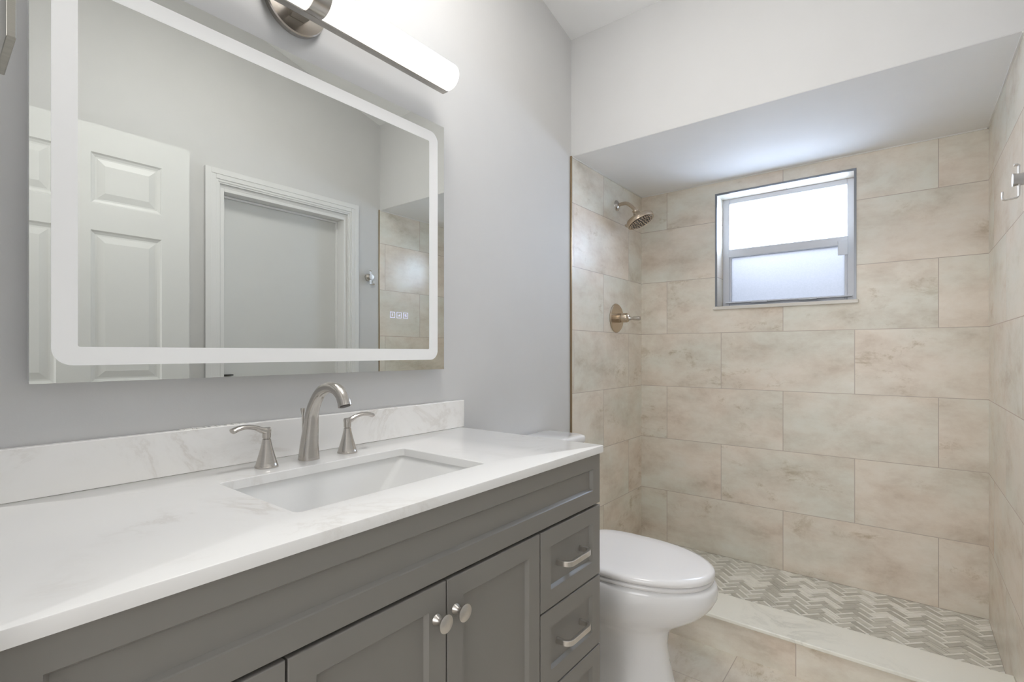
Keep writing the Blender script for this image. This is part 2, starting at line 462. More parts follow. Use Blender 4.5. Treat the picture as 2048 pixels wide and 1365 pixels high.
# hall behind the camera
bm = BM()
bx(bm, 0.0, 0.1, -1.9, FY - 0.12, 0, 2.55); bx(bm, RX + 0.25, RX + 0.35, -1.9, FY - 0.12, 0, 2.55)
bx(bm, 0.0, RX + 0.35, -2.0, -1.9, 0, 2.55); bx(bm, RX + 0.124, RX + 0.25, FY - 0.22, FY - 0.121, 0, 2.55)
struct(obj('wall_hall', bm, M['paint']), 'hall walls beyond the doorway', 'wall')
bm = BM(); bx(bm, 0.0, RX + 0.35, -2.0, FY - 0.12, 2.55, 2.65)
struct(obj('ceiling_hall', bm, M['ceiling']), 'hall ceiling beyond the doorway', 'ceiling')
w2 = sempty('added_window', (0.95, -1.9, 0.3), 'added glowing hall window behind the camera, unseen, for fill light through the doorway', 'window')  # made-up window out of view, sends fill light through the doorway
bm = BM()
for a, b_, c_, d_ in ((0.25, 0.31, 0.30, 2.26), (1.59, 1.65, 0.30, 2.26), (0.31, 1.59, 0.30, 0.36), (0.31, 1.59, 2.20, 2.26)): bx(bm, a, b_, -1.9, -1.87, c_, d_)
obj('frame', bm, M['trim'], w2, bevel=0.003)
bm = BM(); bx(bm, 0.311, 1.589, -1.899, -1.885, 0.361, 2.199)
obj('fill_curtain', bm, M['fill_window'], w2)
# closet behind the closed door
bm = BM(); bx(bm, RX + 0.124, RX + 0.16, OY0 - 0.05, OY1 + 0.05, -0.1, OZ + 0.05)
struct(obj('wall_closet', bm, M['paint']), 'closet backing behind the closed door', 'wall')

# trims
bm = BM(); bx(bm, 0.0, 0.0085, SY - 0.011, SY - 0.0035, 0.0, SH_Z)
struct(obj('trim_1', bm, M['bronze_trim'], bevel=0.0012), 'thin bronze metal tile edge on the vanity wall', 'trim')
bm = BM(); bx(bm, RX - 0.0005, RX + 0.004, SY - 0.011, SY - 0.0035, 0.0, SH_Z)
struct(obj('trim_2', bm, M['bronze_trim'], bevel=0.0012), 'thin bronze metal tile edge beside the robe hook', 'trim')
bm = BM(); e = 0.0055
bx(bm, 0.004, 0.004 + e, SY, BY, SH_Z - e, SH_Z - 0.001); bx(bm, 0.004, RX, BY - e, BY, SH_Z - e, SH_Z - 0.001); bx(bm, RX - e, RX, SY, BY, SH_Z - e, SH_Z - 0.001)
struct(obj('trim_3', bm, M['caulk']), 'white caulk line along the shower ceiling', 'trim')
bm = BM(); e = 0.010
bx(bm, WX0 - e, WX0, BY - 0.003, BY + 0.004, WZ0, WZ1 + e); bx(bm, WX1, WX1 + e, BY - 0.003, BY + 0.004, WZ0, WZ1 + e); bx(bm, WX0, WX1, BY - 0.003, BY + 0.004, WZ1, WZ1 + e)
struct(obj('trim_4', bm, M['steel_trim']), 'dark metal tile edge around the window recess', 'trim')

# baseboards (only short runs that a step aside could see)
bm = BM(); bx(bm, RX - 0.008, RX + 0.004, 0.95, OY0 - 0.08, 0, 0.09); bx(bm, RX - 0.008, RX + 0.004, OY1 + 0.08, SY - 0.03, 0, 0.09)
struct(obj('baseboard_right', bm, M['trim'], bevel=0.003), 'white baseboard on the wall opposite the vanity', 'baseboard')
bm = BM(); bx(bm, 0.0, 0.012, 1.31, 2.04, 0, 0.09)
struct(obj('baseboard_left', bm, M['trim'], bevel=0.003), 'white baseboard behind the toilet', 'baseboard')

# ------------------------------------------------------------------ window
win = sempty('window_1', (WX0, BY, WZ0), 'frosted white single-hung window in the shower wall', 'window')
FYW = BY + 0.112          # frame front
bm = BM(); bx(bm, WX0 - 0.018, WX1 + 0.018, BY - 0.014, FYW + 0.045, WZ0 - 0.018, WZ0)
obj('sill', bm, M['sill'], win, bevel=0.002)
fw = 0.036
bm = BM()
bx(bm, WX0, WX0 + fw, FYW, FYW + 0.045, WZ0, WZ1); bx(bm, WX1 - fw, WX1, FYW, FYW + 0.045, WZ0, WZ1)
bx(bm, WX0 + fw, WX1 - fw, FYW, FYW + 0.045, WZ1 - 0.028, WZ1); bx(bm, WX0 + fw, WX1 - fw, FYW, FYW + 0.045, WZ0, WZ0 + 0.014)
obj('frame', bm, M['vinyl'], win, bevel=0.003)
bm = BM()                                     # meeting rail
bx(bm, WX0 + fw - 0.004, WX1 - fw + 0.004, FYW - 0.006, FYW + 0.03, 1.712, 1.757)
obj('meeting_rail', bm, M['vinyl'], win, bevel=0.003)
bm = BM()                                     # lower sash rails
bx(bm, WX0 + fw, WX0 + fw + 0.009, FYW + 0.006, FYW + 0.03, WZ0 + 0.014, 1.712); bx(bm, WX1 - fw - 0.011, WX1 - fw, FYW + 0.006, FYW + 0.03, WZ0 + 0.014, 1.712)
bx(bm, WX0 + fw + 0.009, WX1 - fw - 0.011, FYW + 0.006, FYW + 0.03, WZ0 + 0.014, 1.462)
bx(bm, WX0 + 0.018, WX1 - 0.014, FYW - 0.01, FYW + 0.006, 1.452, 1.459)
obj('lower_sash', bm, M['vinyl'], win, bevel=0.0015)
bm = BM(); bx(bm, 0.600, 0.682, FYW - 0.016, FYW - 0.0101, 1.449, 1.4595); obj('sash_lift', bm, M['vinyl'], win, bevel=0.001)
bm = BM(); bx(bm, 0.830, 0.912, FYW - 0.016, FYW - 0.0101, 1.449, 1.4595); obj('sash_lift', bm, M['vinyl'], win, bevel=0.001)
bm = BM(); bx(bm, 1.003, 1.046, FYW - 0.012, FYW - 0.0061, 1.662, 1.735); obj('sash_latch', bm, M['vinyl'], win, bevel=0.002)
bm = BM(); bx(bm, WX0 + fw, WX1 - fw, FYW + 0.02, FYW + 0.024, 1.757, WZ1 - 0.028); obj('pane', bm, M['pane_clear'], win)
bm = BM(); bx(bm, WX0 + fw + 0.009, WX1 - fw - 0.011, FYW + 0.015, FYW + 0.019, 1.462, 1.712); obj('pane', bm, M['pane_rain'], win)

# ------------------------------------------------------------------ shower curb and floor
bm = BM(); bx(bm, 0.0, RX, 2.066, 2.25, -0.1, 0.123)
struct(obj('curb', bm, M['tile_curb']), 'beige tiled curb in front of the shower', 'curb')
bm = BM(); bx(bm, 0.004, RX, 2.055, 2.262, 0.123, 0.137)
struct(obj('curb_cap', bm, M['curb_stone'], bevel=0.003), 'cream marble slab on top of the shower curb', 'curb')

bm = BM(); bx(bm, 0.004, RX, 2.25, BY, -0.1, SF - 0.003)
struct(obj('floor_shower', bm, M['grout']), 'shower floor bed under the mosaic', 'floor')
# herringbone mosaic
def clip(poly, x0, x1, y0, y1):
    for ax, lim, sgn in ((0, x0, 1), (0, x1, -1), (1, y0, 1), (1, y1, -1)):
        out = []
        for i in range(len(poly)):
            p, q = poly[i], poly[(i + 1) % len(poly)]
            dp, dq = (p[ax] - lim) * sgn, (q[ax] - lim) * sgn
            if dp >= 0: out.append(p)
            if (dp >= 0) != (dq >= 0):
                t = dp / (dp - dq); out.append((p[0] + (q[0] - p[0]) * t, p[1] + (q[1] - p[1]) * t))
        poly = out
        if len(poly) < 3: return []
    return poly
bm = BM(); LL, WW, gap = 0.0815, 0.0345, 0.0013
c45 = math.sqrt(0.5)
def to_world(p): return ((p[0] - p[1]) * c45 + 0.02, (p[0] + p[1]) * c45 + 2.24)
for i in range(-60, 90):
    for j in range(-40, 40):
        ox, oy = i * WW + j * LL, i * WW - j * LL
        for (ax, ay, bx_, by_) in ((ox, oy, ox + LL, oy + WW), (ox + LL, oy + WW - LL, ox + LL + WW, oy + WW)):
            cw = to_world(((ax + bx_) / 2, (ay + by_) / 2))
            if not (-0.1 < cw[0] < RX + 0.1 and 2.15 < cw[1] < BY + 0.1): continue
            horiz = (bx_ - ax) > (by_ - ay)
            s = 0.34
            if horiz: parts = ((ax, ay, bx_, ay + WW * (1 - s), 0), (ax, ay + WW * (1 - s), bx_, by_, 1))
            else: parts = ((ax, ay, ax + WW * (1 - s), by_, 0), (ax + WW * (1 - s), ay, bx_, by_, 1))
            for (a, b_, c_, d_, mi) in parts:
                if random.random() < 0.12: mi = 1 - mi
                g = gap / 2
                q = [to_world(p) for p in ((a + g, b_ + g), (c_ - g, b_ + g), (c_ - g, d_ - g), (a + g, d_ - g))]
                q = clip(q, 0.0045, RX - 0.0005, 2.2505, BY - 0.0005)
                if len(q) < 3: continue
                top = SF + random.uniform(-0.0004, 0.0004)
                lo = [bm.verts.new((x, y, SF - 0.003)) for x, y in q]; hi = [bm.verts.new((x, y, top)) for x, y in q]
                n = len(q)
                bm.faces.new(hi).material_index = mi
                for k in range(n): bm.faces.new([lo[k], lo[(k + 1) % n], hi[(k + 1) % n], hi[k]]).material_index = mi
struct(obj('floor_mosaic', bm, [M['stick_grey'], M['stick_white']]), 'cream and grey herringbone mosaic shower floor', 'floor')

# ------------------------------------------------------------------ doors
def panel_slab(y0, y1, z0, z1, xf, xb, ys, zs):
    """slab with raised panels on both faces; ys, zs = list of (lo, hi) panel spans"""
    bm = BM()
    yl = sorted({y0, y1, *[v for s in ys for v in s]}); zl = sorted({z0, z1, *[v for s in zs for v in s]})
    for x, d in ((xf, 1), (xb, -1)):
        for ya, yb in zip(yl, yl[1:]):
            for za, zb in zip(zl, zl[1:]):
                pan = (ya, yb) in ys and (za, zb) in zs
                def loop(ins, dep): return [bm.verts.new((x + d * dep, y, z)) for y, z in ((ya + ins, za + ins), (yb - ins, za + ins), (yb - ins, zb - ins), (ya + ins, zb - ins))]
                if not pan: bm.faces.new(loop(0, 0)); continue
                L_ = [loop(0, 0), loop(0.006, 0.006), loop(0.016, 0.0095), loop(0.022, 0.0095), loop(0.048, 0.003)]
                for A, B in zip(L_, L_[1:]):
                    for k in range(4): bm.faces.new([A[k], A[(k + 1) % 4], B[(k + 1) % 4], B[k]])
                bm.faces.new(L_[-1])
    for (a, b_) in (((y0, z0), (y1, z0)), ((y1, z0), (y1, z1)), ((y1, z1), (y0, z1)), ((y0, z1), (y0, z0))):
        bm.faces.new([bm.verts.new((xf, *a)), bm.verts.new((xf, *b_)), bm.verts.new((xb, *b_)), bm.verts.new((xb, *a))])
    bmesh.ops.remove_doubles(bm, verts=bm.verts, dist=1e-5)
    return bm

d1 = sempty('door_1', (1.40, 0.086, 0.012), 'white six-panel door standing open, seen in the mirror', 'door')
bm = panel_slab(0.086, 0.9045, 0.012, 2.108, 1.400, 1.436, [(0.194, 0.4425), (0.548, 0.796)], [(0.25, 0.86), (1.05, 1.675), (1.785, 1.993)])
obj('door_slab', bm, M['door'], d1)
for z in (0.25, 1.05, 1.85):
    bm = BM(); lathe(bm, [(0.007, 0), (0.007, 0.09)], (1.437, 0.077, z), (0, 0, 1), 14); bx(bm, 1.4005, 1.437, 0.081, 0.0858, z, z + 0.09)
    obj('hinge', bm, M['nickel'], d1)

d2 = sempty('door_2', (RX + 0.06, OY0, 0.0), 'flat white closed closet door, seen in the mirror', 'door')
bm = BM(); bx(bm, RX + 0.088, RX + 0.122, OY0 + 0.02, OY1 - 0.02, 0.012, OZ - 0.02)
obj('door_slab', bm, M['door'], d2, bevel=0.002)
bm = BM()
bx(bm, RX + 0.004, RX + 0.124, OY0, OY0 + 0.018, 0, OZ); bx(bm, RX + 0.004, RX + 0.124, OY1 - 0.018, OY1, 0, OZ); bx(bm, RX + 0.004, RX + 0.124, OY0 + 0.018, OY1 - 0.018, OZ - 0.018, OZ)
bx(bm, RX + 0.070, RX + 0.0875, OY0 + 0.018, OY0 + 0.030, 0, OZ - 0.018); bx(bm, RX + 0.070, RX + 0.0875, OY1 - 0.030, OY1 - 0.018, 0, OZ - 0.018); bx(bm, RX + 0.070, RX + 0.0875, OY0 + 0.03, OY1 - 0.030, OZ - 0.03, OZ - 0.018)
obj('jamb', bm, M['trim'], d2, bevel=0.0015)
bm = BM(); bx(bm, RX + 0.02, RX + 0.0695, OY0 + 0.0185, OY0 + 0.026, 1.86, 1.955); obj('hinge', bm, M['trim'], d2, bevel=0.001)
bm = BM(); bx(bm, RX + 0.055, RX + 0.0876, OY0 + 0.035, OY0 + 0.085, 1.052, 1.058); obj('latch', bm, M['black'], d2)
cy0, cy1, cz1 = 1.021, 1.909, 2.106
bm = BM()
for off, t0, t1 in ((0.0, 0.003, 0.010), (0.006, 0.010, 0.014), (0.018, 0.014, 0.018), (0.050, 0.018, 0.0205)):
    x = RX + 0.004
    if off == 0.0: xa, xb = x - t1, x
    else: xa, xb = x - t1, x - t0
    hi = off; w_in = OY0 - cy0 - 0.006
    # stepped colonial profile: thick outer edge, thinner inner edge
    lo_in = {0.0: w_in, 0.006: w_in - 0.008, 0.018: w_in - 0.02, 0.050: 0.028}[off]
    a = 0.0
    bx(bm, xa, xb, cy0 + a, cy0 + lo_in, 0, cz1 - a)
    bx(bm, xa, xb, cy1 - lo_in, cy1 - a, 0, cz1 - a)
    bx(bm, xa, xb, cy0 + lo_in, cy1 - lo_in, cz1 - lo_in, cz1 - a)
obj('casing', bm, M['trim'], d2, bevel=0.0012)

# ------------------------------------------------------------------ vanity cabinet
VY0, VY1, VX = 0.067, 1.297, 0.578
van = thing('vanity_cabinet', 'grey shaker vanity cabinet with doors and drawers under the white countertop', 'cabinet', (0.29, 0.682, 0.0))
TH = 0.019
bm = BM()
bx(bm, 0.004, VX - TH - 0.001, VY0, VY0 + 0.018, 0.0, 0.8875); bx(bm, 0.004, VX - TH - 0.001, VY1 - 0.018, VY1, 0.0, 0.8875)
bx(bm, 0.004, 0.012, VY0 + 0.018, VY1 - 0.018, 0.1, 0.8875); bx(bm, 0.012, VX - TH - 0.001, VY0 + 0.018, VY1 - 0.018, 0.10, 0.118)
obj('carcass', bm, M['cabinet'], van, bevel=0.001)
bm = BM(); bx(bm, VX - TH - 0.020, VX - TH - 0.002, VY0 + 0.018, VY1 - 0.018, 0.118, 0.8875)
obj('face_frame', bm, M['cabinet_dark'], van)
bm = BM(); bx(bm, VX - 0.09, VX - 0.075, VY0 + 0.018, VY1 - 0.018, 0.0, 0.0995)
obj('toe_kick', bm, M['cabinet'], van)

def shaker(y0, y1, z0, z1, st, rl, dep=0.009, bv=0.006):
    bm = BM(); xf, xb = VX, VX - TH
    def lp(x, iy, iz): return [bm.verts.new((x, y, z)) for y, z in ((y0 + iy, z0 + iz), (y1 - iy, z0 + iz), (y1 - iy, z1 - iz), (y0 + iy, z1 - iz))]
    c = 0.0018
    L_ = [lp(xb, 0, 0), lp(xf - c, 0, 0), lp(xf - c * 0.3, c * 0.3, c * 0.3), lp(xf, c, c), lp(xf, st - bv, rl - bv), lp(xf - 0.0022, st - bv + 0.0018, rl - bv + 0.0018), lp(xf - dep, st, rl)]
    for A, B in zip(L_, L_[1:]):
        for k in range(4): bm.faces.new([A[k], A[(k + 1) % 4], B[(k + 1) % 4], B[k]])
    bm.faces.new(L_[-1]); bm.faces.new(L_[0])
    return bm

def front(name, y0, y1, z0, z1, st=0.05, rl=0.05):
    return obj(name, shaker(y0, y1, z0, z1, st, rl), M['cabinet'], van)

def knob(parent, y, z):
    bm = BM()
    lathe(bm, [(0.0105, 0), (0.0095, 0.003), (0.0065, 0.008), (0.0052, 0.014), (0.0062, 0.019), (0.0150, 0.0225), (0.0168, 0.0245), (0.0168, 0.0268), (0.0155, 0.0278), (0.0, 0.0282)], (VX, y, z), (1, 0, 0), 36)
    return obj('knob', bm, M['nickel_soft'], parent, smooth=True, angle=50)

def pull(parent, y, z, L_=0.128, xs=VX - 0.009):
    bm = BM(); h = L_ / 2; d = 0.036; cr = 0.018
    P = [(xs, y - h, z), (xs + d - cr, y - h, z)]
    for k in range(1, 7):
        a = k / 6 * PI / 2; P.append((xs + d - cr + cr * math.sin(a), y - h + cr * (1 - math.cos(a)), z))
    for k in range(0, 7):
        a = k / 6 * PI / 2; P.append((xs + d - cr + cr * math.cos(a), y + h - cr + cr * math.sin(a), z))
    P.append((xs, y + h, z))
    sec = [(-0.0072, -0.0034), (-0.0060, -0.0046), (0.0060, -0.0046), (0.0072, -0.0034), (0.0072, 0.0034), (0.0060, 0.0046), (-0.0060, 0.0046), (-0.0072, 0.0034)]
    sweep(bm, P, lambda i: sec, up=(0, 0, 1))
    return obj('pull', bm, M['nickel_soft'], parent, smooth=True, angle=30)

DZT = 0.737                                 # top of doors and top drawers
front('false_front', VY0 + 0.001, VY1 - 0.001, 0.744, 0.8868, 0.046, 0.047)
g = 0.0018
f_ = front('door', 0.365 + g, 0.682 - g, 0.118, DZT); knob(f_, 0.682 - 0.027, 0.673)
f_ = front('door', 0.682 + g, 0.996 - g, 0.118, DZT); knob(f_, 0.682 + 0.024, 0.673)
for (z0, z1) in ((0.5405, DZT), (0.340, 0.5360), (0.118, 0.3355)):
    for (y0, y1) in ((0.996 + g, VY1 - 0.001), (VY0 + 0.001, 0.365 - g)):
        f_ = front('drawer', y0, y1, z0, z1, 0.05, 0.05)
        pull(f_, (y0 + y1) / 2 - 0.006, (z0 + z1) / 2, 0.114)

# ------------------------------------------------------------------ countertop with cut-out, backsplash
CT, CB, CXF, CY0, CY1 = 0.908, 0.888, 0.587, 0.048, 1.302
SX0, SX1, SY0, SY1 = 0.166, 0.474, 0.437, 0.914
top = thing('countertop', 'white quartz vanity countertop with a rectangular sink cut-out', 'countertop', (0.29, 0.675, CB))
bm = BM()
outer = rrect(0.003, CXF, CY0, CY1, 0.003, 6); inner = rrect(SX0, SX1, SY0, SY1, 0.012, 6)
n = len(outer)
rings = []
c = 0.002
def off_ring(base, x0, x1, y0, y1, r_, z): return [(p[0], p[1], z) for p in rrect(x0, x1, y0, y1, r_, 6)]
R_ = [off_ring(0, 0.003, CXF, CY0, CY1, 0.003, CB), off_ring(0, 0.003, CXF, CY0, CY1, 0.003, CT - c), off_ring(0, 0.003 + c * .3, CXF - c * .3, CY0 + c * .3, CY1 - c * .3, 0.003, CT - c * .3), off_ring(0, 0.003 + c, CXF - c, CY0 + c, CY1 - c, 0.003, CT),
      off_ring(0, SX0 - 0.0015, SX1 + 0.0015, SY0 - 0.0015, SY1 + 0.0015, 0.013, CT), off_ring(0, SX0, SX1, SY0, SY1, 0.012, CT - 0.0015), off_ring(0, SX0, SX1, SY0, SY1, 0.012, CB), off_ring(0, 0.003, CXF, CY0, CY1, 0.003, CB)]
loft(bm, R_, False, False)
bmesh.ops.remove_doubles(bm, verts=bm.verts, dist=1e-6)
obj('slab', bm, M['quartz'], top, smooth=True, angle=25)
bsp = thing('backsplash', 'veined white quartz backsplash strip against the wall behind the faucet', 'backsplash', (0.0125, 0.68, CT))
bm = BM(); bx(bm, 0.003, 0.022, CY0, 1.3155, CT + 0.0003, 1.0035)
# the splash ends just past the slab as in the photo
obj('slab', bm, M['quartz_splash'], bsp, bevel=0.0015)
bm = BM()
random.seed(3)
yy = 0.42
while yy < 0.55:
    w_ = random.uniform(0.004, 0.016); h_ = random.uniform(0.0004, 0.0018)
    bx(bm, 0.001, 0.014, yy, yy + w_, 1.003, 1.0035 + h_); yy += w_ + random.uniform(-0.001, 0.006)
obj('caulk_smear', bm, M['caulk'], bsp, bevel=0.001)

# sink basin, undermount with sloped floor
snk = thing('sink', 'white rectangular undermount sink set into the countertop', 'sink', (0.32, 0.676, CB - 0.001))
bm = BM()
def rr3(x0, x1, y0, y1, r_, z): return [(p[0], p[1], z) for p in rrect(x0, x1, y0, y1, r_, 6)]
o_ = 0.006
z0 = CB - 0.001
R_ = [rr3(SX0 - 0.03, SX1 + 0.03, SY0 - 0.03, SY1 + 0.03, 0.03, z0), rr3(SX0 - o_, SX1 + o_, SY0 - o_, SY1 + o_, 0.016, z0), rr3(SX0 - o_ + .002, SX1 + o_ - .002, SY0 - o_ + .003, SY1 + o_ - .004, 0.016, z0 - 0.006),
      rr3(SX0 + 0.004, SX1 - 0.010, SY0 + 0.07, SY1 - 0.07, 0.02, z0 - 0.085), rr3(SX0 + 0.02, SX1 - 0.03, SY0 + 0.13, SY1 - 0.125, 0.03, z0 - 0.128), rr3(SX0 + 0.06, SX1 - 0.08, SY0 + 0.20, SY1 - 0.20, 0.02, z0 - 0.138), rr3(SX0 + 0.12, SX1 - 0.14, SY0 + 0.215, SY1 - 0.215, 0.02, z0 - 0.140)]
loft(bm, R_, False, True)
R2 = [rr3(SX0 - 0.03, SX1 + 0.03, SY0 - 0.03, SY1 + 0.03, 0.03, z0 - 0.012), rr3(SX0 - 0.012, SX1 + 0.012, SY0 + 0.04, SY1 - 0.04, 0.03, z0 - 0.095), rr3(SX0 + 0.03, SX1 - 0.03, SY0 + 0.11, SY1 - 0.11, 0.03, z0 - 0.155)]
loft(bm, [R_[0]] + R2, False, True)
bmesh.ops.remove_doubles(bm, verts=bm.verts, dist=1e-6)
obj('basin', bm, M['sink'], snk, smooth=True, angle=28)
bm = BM(); lathe(bm, [(0.024, 0), (0.024, 0.002), (0.018, 0.004), (0.0, 0.005)], (0.31, 0.676, z0 - 0.139), (0, 0, 1), 28)
obj('drain', bm, M['nickel'], snk, smooth=True)

# ------------------------------------------------------------------ faucet
FX, FYC = 0.100, 0.6755
fau = thing('faucet', 'brushed nickel widespread faucet with arched spout and two lever handles', 'faucet', (FX, FYC, CT))
path = catmull([(FX - 0.004, FYC, CT), (FX - 0.002, FYC, CT + 0.037), (FX + 0.005, FYC, CT + 0.081), (FX + 0.011, FYC, CT + 0.115), (FX + 0.026, FYC, CT + 0.1445), (FX + 0.0485, FYC, CT + 0.169), (FX + 0.075, FYC, CT + 0.181), (FX + 0.097, FYC, CT + 0.184), (FX + 0.119, FYC, CT + 0.180), (FX + 0.137, FYC, CT + 0.1685), (FX + 0.147, FYC, CT + 0.155), (FX + 0.152, FYC, CT + 0.143)], 6)
rad = [0.0243, 0.0208, 0.0175, 0.0152, 0.0138, 0.0131, 0.0130, 0.0131, 0.0134, 0.0139, 0.0144, 0.0150]
bm = BM(); npt = len(path)
def fsec(i):
    r_ = lerp_list(rad, i / (npt - 1)); n = 28
    return [(r_ * math.copysign(abs(math.cos(2 * PI * k / n)) ** 0.82, math.cos(2 * PI * k / n)), r_ * math.copysign(abs(math.sin(2 * PI * k / n)) ** 0.82, math.sin(2 * PI * k / n))) for k in range(n)]
sweep(bm, path, fsec)
obj('spout', bm, M['nickel'], fau, smooth=True, angle=50)
bm = BM()
tdir = (path[-1] - path[-2]).normalized()
lathe(bm, [(0.0115, -0.002), (0.0115, 0.0012), (0.0, 0.0012)], path[-1], tdir, 24)
obj('aerator', bm, M['nickel_dark'], fau, smooth=True)
bm = BM()
lathe(bm, [(0.0026, 0), (0.0026, 0.108), (0.0034, 0.110), (0.0058, 0.124), (0.0050, 0.126), (0.0, 0.126)], (FX - 0.029, FYC, CT + 0.0), (-0.03, 0, 1), 16)
obj('lift_rod', bm, M['nickel'], fau, smooth=True, angle=50)
for sgn, y in ((-1, FYC - 0.1075), (1, FYC + 0.1075)):
    bm = BM()
    n = 32
    def hring(r_, z, sq): return [(FX + r_ * math.copysign(abs(math.cos(2 * PI * k / n)) ** sq, math.cos(2 * PI * k / n)), y + r_ * math.copysign(abs(math.sin(2 * PI * k / n)) ** sq, math.sin(2 * PI * k / n)), CT + z) for k in range(n)]
    R_ = [hring(0.0245, 0, 0.85), hring(0.0245, 0.004, 0.85), hring(0.0232, 0.0055, 0.85), hring(0.0215, 0.012, 0.85), hring(0.0178, 0.026, 0.88), hring(0.0138, 0.042, 0.94), hring(0.0106, 0.057, 1.0), hring(0.0092, 0.0655, 1.0), hring(0.0078, 0.0662, 1.0), hring(0.0078, 0.068, 1.0), hring(0.0092, 0.0687, 1.0), hring(0.0094, 0.079, 1), hring(0.0098, 0.086, 1), hring(0.0085, 0.0905, 1), hring(0.0045, 0.0925, 1)]
    loft(bm, R_)
    h = obj('handle', bm, M['nickel'], fau, smooth=True, angle=40)
    bm = BM()
    lp = catmull([(FX, y - sgn * 0.006, CT + 0.084), (FX, y + sgn * 0.009, CT + 0.0865), (FX + 0.000, y + sgn * 0.026, CT + 0.0945), (FX + 0.001, y + sgn * 0.047, CT + 0.0985), (FX + 0.002, y + sgn * 0.064, CT + 0.0970), (FX + 0.003, y + sgn * 0.077, CT + 0.0925)], 6)
    ww = [0.0095, 0.0090, 0.0088, 0.0100, 0.0118, 0.0122]; tt = [0.0088, 0.0072, 0.0056, 0.0052, 0.0056, 0.0060]
    ln = len(lp)
    sweep(bm, lp, lambda i: circ(1.0, 18, lerp_list(ww, i / (ln - 1)), lerp_list(tt, i / (ln - 1))), up=(1, 0, 0))
    obj('lever', bm, M['nickel'], h, smooth=True, angle=50)

# ------------------------------------------------------------------ mirror
MY0, MY1, MZ0, MZ1, MX = 0.174, 1.202, 1.1185, 1.9405, 0.035
mir = thing('mirror', 'large rectangular backlit mirror with frosted border above the vanity', 'mirror', (0.0, 0.688, MZ0))
bm = BM(); bx(bm, 0.0005, MX - 0.0055, MY0 + 0.003, MY1 - 0.003, MZ0 + 0.003, MZ1 - 0.003)
obj('housing', bm, M['housing'], mir)
bm = BM(); bx(bm, MX - 0.005, MX, MY0, MY1, MZ0, MZ1)
obj('glass', bm, M['mirror'], mir)
bm = BM(); i0, i1 = 0.0295, 0.0675
outer = rrect(MY0 + i0, MY1 - i0, MZ0 + i0 + .003, MZ1 - i0 - .003, 0.032, 8); inner = rrect(MY0 + i1, MY1 - i1, MZ0 + i1, MZ1 - i1, 0.004, 8)
loft(bm, [[(MX + 0.0001, *p) for p in outer], [(MX + 0.0005, *p) for p in outer], [(MX + 0.0005, *p) for p in inner], [(MX + 0.0001, *p) for p in inner], [(MX + 0.0001, *p) for p in outer]], False, False)
obj('frosted_band', bm, M['band'], mir)['label'] = 'frosted white border strip'
def flat_strip(bm, pts, w, x0, x1):
    for (a, b_) in zip(pts, pts[1:]):
        A = Vector((0, *a)); B = Vector((0, *b_)); t = (B - A)
        if t.length < 1e-6: continue
        t.normalize(); s = Vector((0, -t.z, t.y)) * w / 2; A = A - t * w / 2; B = B + t * w / 2
        vs = [bm.verts.new((x, p.y, p.z)) for x in (x0, x1) for p in (A + s, B + s, B - s, A - s)]
        for f in ((0, 3, 2, 1), (4, 5, 6, 7), (0, 1, 5, 4), (1, 2, 6, 5), (2, 3, 7, 6), (3, 0, 4, 7)): bm.faces.new([vs[i] for i in f])
for k, y in enumerate((0.9842, 1.0095, 1.0348)):
    bm = BM(); z = 1.2905; s = 0.0085; w = 0.0010
    flat_strip(bm, [(y - s, z - s), (y + s, z - s), (y + s, z + s), (y - s, z + s), (y - s, z - s)], w, MX + 0.0001, MX + 0.0006)
    if k == 0: flat_strip(bm, [(y - 0.001, z - 0.003), (y - 0.001, z + 0.003)], 0.002, MX + 0.0001, MX + 0.0006)
    elif k == 1:
        for dy, h_ in ((-0.0032, 0.0015), (0.0, 0.0035), (0.0032, 0.0055)): flat_strip(bm, [(y + dy, z - 0.003), (y + dy, z - 0.003 + h_)], 0.0014, MX + 0.0001, MX + 0.0006)
    else: flat_strip(bm, [(y + 0.0025, z + 0.0035), (y - 0.002, z + 0.0035), (y - 0.002, z), (y + 0.0025, z), (y + 0.0025, z - 0.0035), (y - 0.002, z - 0.0035)], 0.0011, MX + 0.0001, MX + 0.0006)
    o = obj('touch_button', bm, M['button'], mir); o['label'] = 'small lit square touch button'

# ------------------------------------------------------------------ vanity light bar
LYC, LZ, LX, LR, LH = 0.688, 2.069, 0.105, 0.041, 0.478
vl = thing('vanity_light', 'glowing white tube bar light with brushed nickel wall plate above the mirror', 'wall light', (0.0, LYC, LZ))
bm = BM(); lathe(bm, [(0.083, 0.0005), (0.083, 0.014), (0.080, 0.017), (0.0, 0.018)], (0, LYC, LZ + 0.026), (1, 0, 0), 56)
obj('wall_plate', bm, M['nickel'], vl, smooth=True, angle=30)
bm = BM(); bx(bm, 0.017, LX - LR + 0.01, LYC - 0.022, LYC + 0.022, LZ - 0.022, LZ + 0.022)
obj('arm', bm, M['nickel'], vl, bevel=0.003)
XC = LX - 0.014                          # plane where the channel meets the diffuser
a0 = math.acos((XC - LX) / LR)
arc = [(LX + LR * math.cos(a), LZ + LR * math.sin(a)) for a in [(-a0) + 2 * a0 * k / 28 for k in range(29)]]
for sgn in (-1, 1):
    bm = BM()
    def dr(y, sc_): return [(XC + (p[0] - XC) * sc_, y, LZ + (p[1] - LZ) * sc_) for p in arc]
    ya = LYC + sgn * 0.0225; yb = LYC + sgn * LH
    loft(bm, [dr(ya, 1), dr(yb - sgn * 0.010, 1), dr(yb - sgn * 0.004, 0.975), dr(yb - sgn * 0.001, 0.92), dr(yb, 0.84)])
    obj('diffuser', bm, M['diffuser'], vl, smooth=True, angle=40)
bm = BM(); zc_ = math.sqrt(LR ** 2 - 0.014 ** 2)
